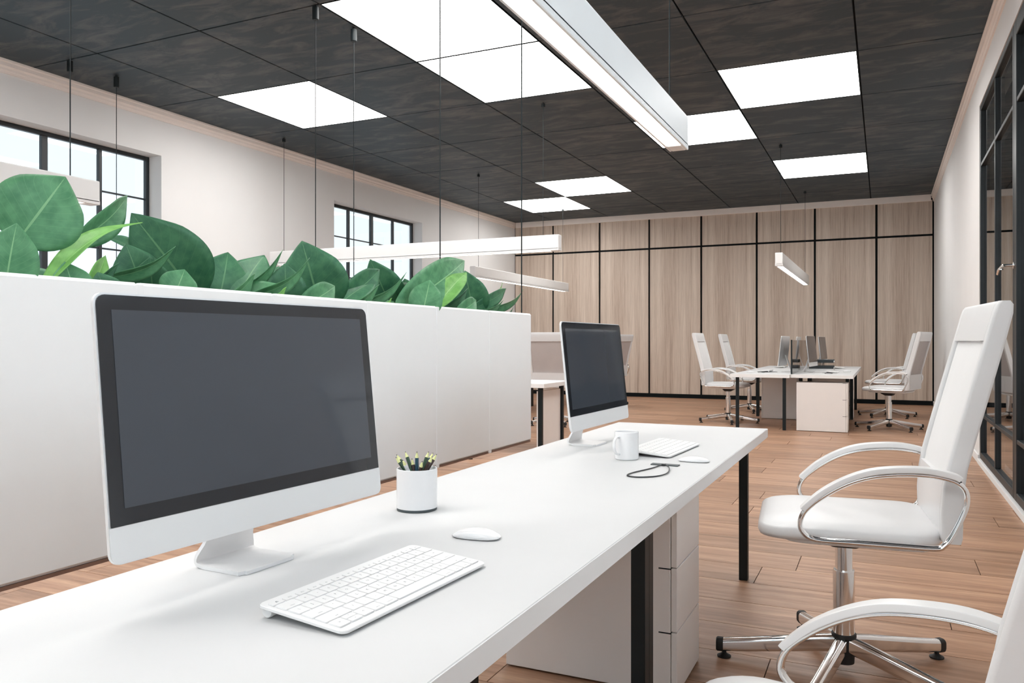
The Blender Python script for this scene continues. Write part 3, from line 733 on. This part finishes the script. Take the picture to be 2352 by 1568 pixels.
# ================================================================== CHAIRS
def make_chair(loc, rotz, label, legrot=0.0):
    t = thing('office_chair', label, 'chair', (loc[0], loc[1], 0), rotz, 'white high back office chairs')
    # seat cushion
    def seat_loop(z, ins, dz=0):
        pts = []
        for (x, y) in rrect(0, 0, .555-2*ins, .56-2*ins, .10-ins*.3, 6):
            X = x+.002; zz = z
            if X > .12: zz -= .10*(X-.12)**1.3 * (1 if dz else .6)
            zz -= .22*(abs(y)/.28)**4*.03*(1 if dz else 0)
            pts.append(Vector((X, y, zz)))
        return pts
    b = NB(); loft(b, [seat_loop(.507, .02), seat_loop(.512, .006), seat_loop(.525, 0), seat_loop(.545, .001), seat_loop(.557, .008, 1), seat_loop(.564, .022, 1), seat_loop(.568, .055, 1), seat_loop(.571, .12, 1), seat_loop(.572, .2, 1)])
    obj('seat', b, M['white_leather'], t, ang=60)
    b = NB(); loft(b, [[Vector((x, y, z)) for x, y in rrect(-.03, 0, .47-q, .47-q, .07)] for z, q in ((.484, .05), (.49, .01), (.506, 0))])
    obj('seat_pan', b, M['white_plastic'], t)
    # backrest: side rails, head pad and lower pad, leaning back
    S = [(.53, -.268, -.318), (.545, -.264, -.322), (.62, -.262, -.324), (.70, -.268, -.328), (.76, -.278, -.336), (.863, -.304, -.362), (1.0, -.340, -.398), (1.15, -.380, -.436), (1.235, -.402, -.456), (1.262, -.411, -.457), (1.273, -.420, -.449)]
    def prof(z):
        for (a, f0, r0), (c, f1, r1) in zip(S, S[1:]):
            if a <= z <= c:
                k = (z-a)/(c-a); return f0+(f1-f0)*k, r0+(r1-r0)*k
        return S[-1][1:]
    def slab(b, y0, y1, zs, fi=0, ri=0, r=.010):
        L = []
        for z in zs:
            f, q = prof(z); f -= fi; q += ri
            L.append([Vector((x, y, z)) for x, y in rrect((f+q)/2, (y0+y1)/2, f-q, y1-y0, r, 3)])
        loft(b, L)
    ZS = [s_[0] for s_ in S]; HW = .265
    b = NB()
    slab(b, -HW, -HW+.036, ZS); slab(b, HW-.036, HW, ZS)
    slab(b, -HW+.03, HW-.03, [.53, .545, .58, .62, .66, .70, .725], r=.008)
    slab(b, -HW+.03, HW-.03, [1.152, 1.158, 1.19, 1.235, 1.262, 1.273], r=.008)
    obj('backrest', b, M['white_leather'], t, ang=40)
    b = NB(); slab(b, -HW+.037, HW-.037, [.72, .76, .81, .863, .93, 1.0, 1.08, 1.151], fi=.012, ri=.028, r=.003); obj('back_cushion', b, M['back_white'], t)
    b = NB(); slab(b, -HW+.037, HW-.037, [.72, .76, .81, .863, .93, 1.0, 1.08, 1.151], fi=.032, ri=.016, r=.002); obj('mesh_panel', b, M['mesh_grey'], t)
    # armrests: chrome loop with a white pad on the upper run
    A = [(.10, .525), (.137, .545), (.146, .575), (.128, .617), (.075, .664), (.01, .705), (-.06, .731), (-.14, .743), (-.22, .744), (-.285, .732), (-.318, .705), (-.322, .665), (-.308, .62), (-.285, .57), (-.262, .535), (-.235, .524), (-.12, .5235), (0, .524)]
    for s in (-1, 1):
        y = s*.312
        b = NB(); P = smooth_path([(x, y, z) for x, z in A], 4, closed=True)
        sweep(b, P, ellp(.0150, .0085, 14), closed=True)
        a_ = obj('armrest', b, M['chrome'], t, ang=60)
        Q = smooth_path([(x, y, z+.007) for x, z in [(.140, .612), (.128, .626), (.078, .672), (.01, .714), (-.06, .741), (-.14, .753), (-.22, .754), (-.288, .741), (-.306, .732)]], 4)
        b = NB(); sweep(b, Q, rrect(0, .002, .046, .018, .0035, 2)); obj('arm_pad', b, M['white_plastic'], a_)
        b = NB(); sweep(b, [q - Vector((0, 0, .0085)) for q in Q[2:]], rrect(0, .0, .036, .004, .001, 1)); obj('pad_seam', b, M['black'], a_, smooth=False)
        for x in (-.18, .06):
            b = NB(); lathe(b, [(.006, 0), (.006, .05)], mat=Matrix.Translation((x, y-s*.055, .524)) @ Matrix.Rotation(-s*PI/2, 4, 'X') , n=10); obj('arm_bracket', b, M['chrome'], t)
    b = NB(); loft(b, [[Vector((x, y, z)) for x, y in rrect(cx, 0, wx, wy, .012, 3)] for z, cx, wx, wy in ((.440, 0, .085, .085), (.446, 0, .10, .10), (.465, .01, .15, .13), (.484, .01, .17, .15))]); obj('tilt_mechanism', b, M['rubber'], t)
    b = NB(); sweep(b, [(0, .02, .474), (-.12, .022, .476), (-.19, .026, .495)], circ(.005, 8), up=Vector((0, 1, 0))); obj('tilt_lever', b, M['chrome'], t)
    b = NB(); lathe(b, [(.0335, .125), (.0355, .128), (.0355, .352), (.0335, .356), (.0285, .356), (.0285, .362), (.0285, .442)], n=36, cap=True); obj('gas_column', b, M['chrome'], t)
    b = NB(); lathe(b, [(.022, .030), (.034, .034), (.036, .075), (.037, .122), (.041, .124), (.041, .134), (.036, .136)], n=30); obj('hub', b, M['rubber'], t)
    for k in range(5):
        a = legrot + k*2*PI/5; R = Matrix.Rotation(a, 4, 'Z'); b = NB(); L = []
        for x, zc, w_, h_ in ((.030, .098, .038, .058), (.08, .092, .040, .058), (.20, .074, .039, .054), (.32, .056, .038, .050), (.413, .045, .037, .046)):
            L.append([R @ Vector((x, p, zc+q)) for p, q in rrect(0, 0, w_, h_, .014, 4)])
        loft(b, L); lg = obj('base_leg', b, M['chrome'], t, ang=60)
        b = NB(); L = [[R @ Vector((x, p, .045+q)) for p, q in rrect(0, 0, .039-c, .048-c, .013, 4)] for x, c in ((.408, 0), (.428, 0), (.433, .006))]
        loft(b, L); obj('end_cap', b, M['rubber'], lg)
        b = NB(); c = R @ Vector((.405, 0, 0)); lathe(b, [(.024, .0), (.025, .005), (.012, .012), (.008, .016), (.008, .024)], (c.x, c.y, 0), 18); obj('glide', b, M['rubber'], lg)
    return t
ch = make_chair((-.126, 3.015), PI+.096, 'big white high back chair facing the near desk, fully in view on the right', legrot=.01)
c2 = dup(ch, (-.123, 1.55, 0), 2.96, 'closest white office chair, set lower, cut off by the bottom right corner')
for q in kids(c2):            # this one stands with its gas column pushed in by 0.15 m
    nm = q.name.split('.')[0]
    if nm in ('base_leg', 'hub'): continue
    if nm == 'gas_column':
        b = NB(); lathe(b, [(.0335, .125), (.0355, .128), (.0355, .262), (.0335, .266), (.0285, .266), (.0285, .292)], n=36)
        me = bpy.data.meshes.new('gas_column'); b.to_mesh(me); b.free(); me.materials.append(M['chrome']); me.shade_smooth(); me.set_sharp_from_angle(angle=.6); q.data = me; continue
    q.location.z -= .15
dup(ch, (.063, 11.60, 0), PI-.30, 'white chair right of the far desk, nearest to the viewer there')
dup(ch, (.055, 13.53, 0), PI-.26, 'white chair right of the far desk, hidden behind the other right chair')
dup(ch, (-2.015, 11.64, 0), -.03, 'white chair left of the far desk, leftmost of the facing pair')
dup(ch, (-2.004, 13.57, 0), -.02, 'white chair left of the far desk, beside the wood wall behind its neighbour')
dup(ch, (-4.12, 10.34, 0), PI/2, 'white chair seen from behind, between the planter corner and the second monitor')
dup(ch, (-4.56, 13.72, 0), PI-.28, 'white chair peeking out from the right edge of the second monitor')
dup(ch, (-4.05, 6.78, 0), PI/2, 'white chair hidden behind the planter, only a black foot glide showing')

# ================================================================== MONITORS
def make_monitor(loc, rotz, label):
    """faces local +x, centred on y; origin on the desk"""
    t = thing('desktop_computer', label, 'computer', (loc[0], loc[1], ZT), rotz, 'all in one computers')
    W_, zb, zt_ = .672, .084, .505; tl = math.radians(6.0)
    T = Matrix.Translation((0, 0, zb)) @ Matrix.Rotation(-tl, 4, 'Y')
    Hh = zt_-zb
    def L2(x, ins, r): return [T @ Vector((x, p, q)) for p, q in rrect(0, Hh/2, W_-2*ins, Hh-2*ins, r, 6)]
    b = NB(); loft(b, [L2(0, .0, .018), L2(-.006, 0, .018), L2(-.012, .010, .018), L2(-.028, .09, .05), L2(-.036, .17, .03)])
    sh = obj('shell', b, M['alu'], t, ang=30)
    b = NB()
    def rq(y0, y1, z0, z1, rt, x, rb=.001):
        pts = []
        for (cy, cz, a0, r) in ((y1-rt, z1-rt, 0, rt), (y0+rt, z1-rt, PI/2, rt), (y0+rb, z0+rb, PI, rb), (y1-rb, z0+rb, 1.5*PI, rb)):
            for k in range(6):
                a = a0+PI/2*k/5; pts.append(T @ Vector((x, cy+r*math.cos(a), cz+r*math.sin(a))))
        return pts
    m = .0035; cz = .058
    loft(b, [rq(-W_/2+m, W_/2-m, cz, Hh-m, .015, .0005), rq(-W_/2+m, W_/2-m, cz, Hh-m, .015, .0022)])
    bz = obj('bezel', b, M['bezel'], t, smooth=False)
    b = NB(); e = .028
    loft(b, [rq(-W_/2+e, W_/2-e, cz+e-.002, Hh-e+.001, .001, .0023), rq(-W_/2+e, W_/2-e, cz+e-.002, Hh-e+.001, .001, .0029)])
    obj('screen', b, M['screen'], bz, smooth=False)
    b = NB(); loft(b, [rq(-W_/2+.001, W_/2-.001, .001, cz-.0005, .001, .0003, .015), rq(-W_/2+.001, W_/2-.001, .001, cz-.0005, .001, .0018, .015)])
    obj('chin', b, M['white_plastic'], t, smooth=False)
    # L shaped stand: neck sloping from the back of the shell to the foot
    b = NB(); P = smooth_path([(-.052, 0, .235), (-.075, 0, .16), (-.105, 0, .07), (-.125, 0, .016), (-.110, 0, .005), (-.08, 0, .004), (-.02, 0, .004), (-.004, 0, .004)], 5)
    wid = []
    loops = []
    for i, p in enumerate(P):
        q0, q1 = P[max(i-1, 0)], P[min(i+1, len(P)-1)]; tg = (q1-q0).normalized(); nn = Vector((-tg.z, 0, tg.x))
        hw = .058 if p.z > .05 else .058+.014*min(1, max(0, (.05-p.z)/.03))
        if p.x > -.012: hw -= .012
        loops.append([p+nn*.0035+Vector((0, hw, 0)), p+nn*.0035-Vector((0, hw, 0)), p-nn*.0035-Vector((0, hw, 0)), p-nn*.0035+Vector((0, hw, 0))])
    loft(b, loops); obj('stand', b, M['alu'], t, ang=30)
    return t
mo = make_monitor((-1.045, 1.175), -.045, 'large near desktop computer with dark screen, filling the left half')
dup(mo, (-1.05, 3.14, ZT), -.03, 'second desktop computer at the far end of the near desk')
dup(mo, (-.88, 11.82, ZT), -.085, 'far computer with dark screen, right of the smoked divider, nearer one')
dup(mo, (-.86, 13.75, ZT), -.08, 'far computer with dark screen standing above the black letter trays')
dup(mo, (-1.30, 11.82, ZT), PI-.06, 'far computer seen from its silver back, left of the smoked divider')
dup(mo, (-1.30, 13.75, ZT), PI, 'far computer seen edge on through the smoked divider')

# ================================================================== KEYBOARDS
def text_bm(b, txt, size, mat):
    cu = bpy.data.curves.new('tmp', 'FONT'); cu.body = txt; cu.size = size; cu.align_x = 'CENTER'; cu.align_y = 'CENTER'; cu.resolution_u = 1
    o = bpy.data.objects.new('tmp', cu); COL.objects.link(o)
    dg = bpy.context.evaluated_depsgraph_get(); dg.update()
    me = bpy.data.meshes.new_from_object(o.evaluated_get(dg))
    me.transform(mat); b.from_mesh(me)
    bpy.data.objects.remove(o, do_unlink=True); bpy.data.curves.remove(cu); bpy.data.meshes.remove(me)
def make_keyboard(loc, rotz, label):
    """long side along y (0..L); front edge (space bar) at +x; arrows at the low y end as in the photo"""
    t = thing('keyboard', label, 'keyboard', (loc[0], loc[1], ZT), rotz, 'white keyboards')
    L, Dp = .412, .172; sl = math.atan2(.014, Dp)
    T = Matrix.Translation((0, 0, .0065)) @ Matrix.Rotation(sl, 4, 'Y')
    # x from 0 (front) back to -Dp ; slope rises to the back
    b = NB(); loft(b, [[T @ Vector((x-Dp/2, y+L/2, z)) for x, y in rrect(0, 0, Dp-q, L-q, .012, 5)] for z, q in ((-.0035, .004), (-.002, 0), (.0015, 0), (.0025, .002))])
    obj('base_plate', b, M['key'], t)
    b = NB(); lathe(b, [(.0095, 0), (.0105, .002), (.0105, L-.018), (.0095, L-.016)], n=18, mat=Matrix.Translation((-Dp+.014, .008, .0115)) @ Matrix.Rotation(-PI/2, 4, 'X'))
    obj('battery_tube', b, M['key'], t)
    u = (L-.012)/14.5; leg = NB()
    rows = [  # depth from front, row depth, [(width, legend)] starting at the high y end
        (5, .55, [(1.0357, s_) for s_ in ['esc', 'F1', 'F2', 'F3', 'F4', 'F5', 'F6', 'F7', 'F8', 'F9', 'F10', 'F11', 'F12', '⏏']]),
        (4, 1, [(1, c) for c in '`1234567890-='] + [(1.5, 'delete')]),
        (3, 1, [(1.5, 'tab')] + [(1, c) for c in 'QWERTYUIOP[]\\']),
        (2, 1, [(1.75, 'caps lock')] + [(1, c) for c in "ASDFGHJKL;'"] + [(1.75, 'return')]),
        (1, 1, [(2.25, 'shift')] + [(1, c) for c in 'ZXCVBNM,./'] + [(2.25, 'shift')]),
        (0, 1, [(1, 'fn'), (1, 'control'), (1, 'option'), (1.25, 'command'), (5, ''), (1.25, 'command'), (1, 'option'), (1, '<'), (1, '^v'), (1, '>')])]
    rh = .0262
    for (ri, hf, ks) in rows:
        xf = -.012 - ri*rh; dd = rh*(hf if hf < 1 else 1); y = L-.006
        for (wd, lg) in ks:
            y2 = y-wd*u; g = .0014
            segs = [(xf-dd+g, xf-g)] if lg != '^v' else [(xf-dd/2+g*.6, xf-g), (xf-dd+g, xf-dd/2-g*.6)]
            for (xa, xb) in segs:
                b = NB(); loft(b, [[T @ Vector((x, yy, z)) for x, yy in rrect((xa+xb)/2, (y+y2)/2, (xb-xa)-q, (y-y2-2*g)-q, .0022, 3)] for z, q in ((.0026, 0), (.0046, 0), (.0052, .0010))])
                obj('key', b, M['key'], t, ang=50)
            if lg:
                sz = .0072 if len(lg) == 1 else (.0048 if len(lg) <= 3 else .0036)
                off = 0 if len(lg) <= 3 else .006
                for c_, (xa, xb) in zip((lg if lg == '^v' else [lg]), segs[::-1] if lg == '^v' else segs):
                    text_bm(leg, c_, sz, T @ Matrix.Translation(((xa+xb)/2+off, (y+y2)/2, .00535)) @ Matrix.Rotation(PI/2, 4, 'Z'))
            y = y2
    me = bpy.data.meshes.new('key_legends'); leg.to_mesh(me); leg.free(); me.materials.append(M['legend'])
    o = bpy.data.objects.new('key_legends', me); COL.objects.link(o); o.parent = t; o['kind'] = 'stuff'
    return t
kb = make_keyboard((-.702, .937), -.052, 'near white keyboard lying in front of the large computer')
def make_mouse(loc, rotz, label):
    t = thing('computer_mouse', label, 'mouse', (loc[0], loc[1], ZT), rotz, 'white computer mice')
    def ring(s, z, lift=0): return [Vector((.055*s*math.cos(a)*(1 if abs(math.cos(a)) < .9 else .99), .029*s*math.sin(a), z + lift*(1-(math.cos(a))**2*.0) )) for a in [2*PI*k/32 for k in range(32)]]
    def shape(z, s):  # superellipse plan, top arched along x
        pts = []
        for k in range(36):
            a = 2*PI*k/36; c, q = math.cos(a), math.sin(a)
            pts.append(Vector((.055*s*abs(c)**.75*(1 if c > 0 else -1), .029*s*abs(q)**.75*(1 if q > 0 else -1), 0)))
        for p in pts: p.z = z*(1-.62*(p.x/.056)**2) + .003
        return pts
    b = NB(); loft(b, [[Vector((p.x*.93, p.y*.9, .001)) for p in shape(0, 1)], [Vector((p.x, p.y, .004)) for p in shape(0, 1)], shape(.005, 1), shape(.0105, .93), shape(.0140, .78), shape(.016, .55), shape(.0168, .25)])
    obj('top_shell', b, M['cup'], t, ang=60)
    b = NB(); lathe(b, [(.0001, 0), (.020, 0), (.020, .0012)], n=24); o = obj('base_plate', b, M['alu'], t)
    return t
ms = make_mouse((-.802, 1.540), .10, 'white mouse between the near keyboard and the pencil cup')
def make_lanyard(loc, rotz, label):
    t = thing('lanyard', label, 'lanyard', (loc[0], loc[1], ZT), rotz, 'black cord loops with a flat tag')
    P = smooth_path([(-.006, -.004, .004), (-.022, -.09, .003), (-.052, -.20, .003), (-.052, -.262, .003), (-.012, -.275, .003), (.035, -.235, .003), (.052, -.17, .004), (.035, -.07, .005), (.004, -.006, .006)], 8)
    b = NB(); sweep(b, P, ellp(.0024, .0018, 8), up=Vector((0, 0, 1))); obj('cord', b, M['cord'], t, ang=60)
    b = NB(); box(b, -.048, .048, .0, .030, .0005, .004, .001, 1); obj('tag', b, M['darkring'], t, smooth=False)
    b = NB(); box(b, -.006, .006, -.012, .004, .002, .008, .001, 1); obj('clasp', b, M['cord'], t, smooth=False)
    return t
ln = make_lanyard((-.682, 2.70), 0, 'black cord loop with a flat tag in front of the white mug')
dup(kb, (-.705, 2.872, ZT), -.06, 'white keyboard behind the mug in front of the second computer')
dup(ms, (-.610, 2.840, ZT), .05, 'small white mouse near the desk edge beside the second keyboard')
FARK = [((-.56, 11.60, ZT), 0, 'white keyboard on the right far desk, nearer one, beside the letter trays'), ((-.56, 13.50, ZT), 0, 'white keyboard on the right far desk by the wood wall'),
        ((-1.61, 12.03, ZT), PI, 'white keyboard on the left far desk, in front of the silver backed computer'), ((-1.61, 13.95, ZT), PI, 'white keyboard on the left far desk by the wood wall')]
def kb_lite(loc, rotz, label):
    t = thing('keyboard', label, 'keyboard', loc, rotz, 'white keyboards')
    L, Dp = .43, .168; T = Matrix.Translation((0, 0, .0065)) @ Matrix.Rotation(math.atan2(.014, Dp), 4, 'Y')
    b = NB(); loft(b, [[T @ Vector((x-Dp/2, y+L/2, z)) for x, y in rrect(0, 0, Dp-q, L-q, .012, 5)] for z, q in ((-.0035, .004), (-.002, 0), (.0015, 0), (.0025, .002))]); obj('base_plate', b, M['key'], t)
    b = NB(); lathe(b, [(.0105, 0), (.0105, L-.018)], n=14, mat=Matrix.Translation((-Dp+.014, .008, .0115)) @ Matrix.Rotation(-PI/2, 4, 'X')); obj('battery_tube', b, M['key'], t)
    b = NB()
    for r in range(6):
        for c in range(14):
            box(b, -.011-(r+1)*.0255, -.013-r*.0255, .008+c*.0296, .0355+c*.0296, .003, .005, mat=T)
    o = obj('key', b, M['key'], t, smooth=False); o['kind'] = 'stuff'
    return t
kl = None
for lc, rz, lab in FARK:
    kl = kb_lite(lc, rz, lab) if kl is None else (dup(kl, lc, rz, lab), kl)[1]
dup(ln, (-.70, 11.55, ZT), 0.2, 'black corded tag on the right far desk near the letter trays')
dup(ln, (-1.52, 11.42, ZT), 2.6, 'black corded tag near the front edge of the left far desk')
dup(ms, (-.47, 12.25, ZT), 0, 'white mouse on the right far desk near its outer edge')
dup(ms, (-1.66, 11.35, ZT), PI, 'white mouse on the left far desk near the front edge')

# ================================================================== CUP, PENCILS, MUG
CX, CY, CR = -1.075, 1.737, .0515
t = thing('pencil_cup', 'white cylindrical pencil cup with a dark bottom ring', 'pencil cup', (CX, CY, ZT))
b = NB(); lathe(b, [(CR-.004, .006), (CR, .007), (CR, .103), (CR-.001, .105), (CR-.003, .105), (CR-.004, .103), (CR-.004, .02), (.0005, .02)], n=48, cap=False); obj('body', b, M['cup'], t)
b = NB(); lathe(b, [(CR-.003, 0), (CR-.0005, .001), (CR-.0005, .0065), (CR-.004, .0068)], n=48); obj('bottom_ring', b, M['darkring'], t)
def pencil(u, v, ds, mk, label, prev=None):
    # ds: offset of the tip along the sight line, so pencils stand all round the rim
    Q = Vector((CX, CY, 0)); d = (at(u, v, 'z', 1.0) - Vector((0, 0, EYE)))
    # point where the sight line is nearest the cup axis, shifted by ds
    d2 = Vector((d.x, d.y, 0)).normalized(); k = (Vector((CX, CY, 0))).dot(d2)+ds
    dd = at(u, v, 'x', -1.0) - Vector((0, 0, EYE)); dl = Vector((dd.x, dd.y, 0)).length
    tip = Vector((0, 0, EYE)) + dd*(k/dl)
    rel = tip - Vector((CX, CY, ZT)); r = Vector((rel.x, rel.y, 0))
    foot = Vector((-r.x*.45, -r.y*.45, .021))
    if r.length > CR-.010:
        # pencil leans on the rim: keep the shaft inside the wall at rim height
        kk = (.105-.021)/(rel.z-.021); lim = CR-.0105
        # at rim: foot + (rel-foot)*kk must be within lim
        for _ in range(30):
            m_ = foot + (rel-foot)*kk
            if Vector((m_.x, m_.y, 0)).length <= lim: break
            foot = Vector((foot.x-r.normalized().x*.004, foot.y-r.normalized().y*.004, .021))
            fl_ = Vector((foot.x, foot.y, 0))
            if fl_.length > lim: foot = Vector((fl_.normalized().x*lim, fl_.normalized().y*lim, .021)); break
    L = (rel-foot).length; Q_ = (rel-foot).to_track_quat('Z', 'Y').to_matrix().to_4x4()
    Tm = Matrix.Translation(foot) @ Q_
    p = thing('pencil', label, 'pencil', (CX, CY, ZT), 0, 'pencils in the white cup')
    R_ = .0047
    b = NB(); lathe(b, [(R_, 0), (R_, L-.0165)], n=6, mat=Tm); obj('shaft', b, M[mk], p, smooth=False)
    b = NB(); lathe(b, [(R_*.99, L-.0164), (.0014, L-.0035)], n=12, mat=Tm); obj('sharpened_wood', b, M['pencil_wood'], p)
    b = NB(); lathe(b, [(.0014, L-.0034), (.0003, L)], n=8, mat=Tm); obj('lead', b, M['lead'], p)
for u_, v_, ds_, mk, lab in [
    (910.5, 1043, .018, 'pencil_green', 'dark green pencil, leftmost tall one in the cup'),
    (908.5, 1049, .0, 'pencil_green', 'dark green pencil leaning over the left rim in front of the leftmost tall one'),
    (930.5, 1036, .028, 'pencil_green', 'dark green pencil second tall one from the left in the cup'),
    (924, 1055, -.032, 'pencil_white', 'white pencil standing at the front left of the cup'),
    (946, 1052, .010, 'pencil_brown', 'short brown pencil left of the blue one in the middle'),
    (957.5, 1036, -.008, 'pencil_blue', 'dark blue pencil standing upright in the middle of the cup'),
    (970, 1058, -.02, 'pencil_brown', 'shortest brown pencil just right of the upright blue one'),
    (985, 1036, .018, 'pencil_green', 'dark green pencil, tallest on the right side of the cup'),
    (995, 1039, .030, 'pencil_blue', 'blue pencil at the back right of the cup'),
    (993.5, 1047, -.024, 'pencil_brown', 'brown pencil at the front right of the cup'),
    (1003.5, 1042, .006, 'pencil_brown', 'brown pencil leaning over the right rim')]:
    pencil(u_, v_, ds_, mk, lab)
def mug(loc, rotz, label):
    t = thing('mug', label, 'mug', (loc[0], loc[1], ZT), rotz, 'white mugs'); r = .0435
    b = NB(); lathe(b, [(.0005, 0), (r-.005, 0), (r-.001, .003), (r, .008), (r, .099), (r-.0015, .101), (r-.0035, .099), (r-.0035, .008), (.0005, .006)], n=44, cap=False); obj('body', b, M['cup'], t)
    b = NB(); sweep(b, smooth_path([(r-.002, 0, .083), (r+.014, 0, .084), (r+.027, 0, .070), (r+.028, 0, .045), (r+.016, 0, .026), (r-.002, 0, .022)], 6), ellp(.006, .004, 12), up=Vector((0, 1, 0))); obj('handle', b, M['cup'], t, ang=60)
    return t
mg = mug((-.845, 2.80), -1.95, 'plain white mug on the near desk beside the second computer')
dup(mg, (-1.17, 12.35, ZT), 1.5, 'tiny white mug on the far desk between silver computer and divider')

# letter trays on the far right desk
def tray(loc, rotz, label):
    t = thing('letter_tray', label, 'letter tray', (loc[0], loc[1], ZT), rotz)
    for nm, z in (('lower_tray', .022), ('upper_tray', .112)):
        b = NB(); box(b, -.17, .17, -.13, .13, z, z+.006)
        box(b, -.17, .17, -.13, -.124, z, z+.045, .002, 1); box(b, -.17, .17, .124, .13, z, z+.045, .002, 1); box(b, -.17, -.164, -.124, .124, z, z+.045, .002, 1)
        o = obj(nm, b, M['tray'], t, smooth=False)
        b = NB(); box(b, -.155, .175, -.115, .115, z+.007, z+.026); obj('paper_stack', b, M['key'], o, smooth=False)
    b = NB(); box(b, -.175, .175, -.135, .135, 0, .021, .003, 1); obj('base', b, M['key'], t, smooth=False)
    for x in (-.06, -.02, .02):
        b = NB(); lathe(b, [(.005, .068), (.005, .111)], (x, -.126, 0), 8); obj('post', b, M['tray'], t)
        b = NB(); lathe(b, [(.005, .068), (.005, .111)], (x, .126, 0), 8); obj('post', b, M['tray'], t)
    return t
tray((-.84, 12.78), 0, 'black two level letter tray with white paper on the far desk')
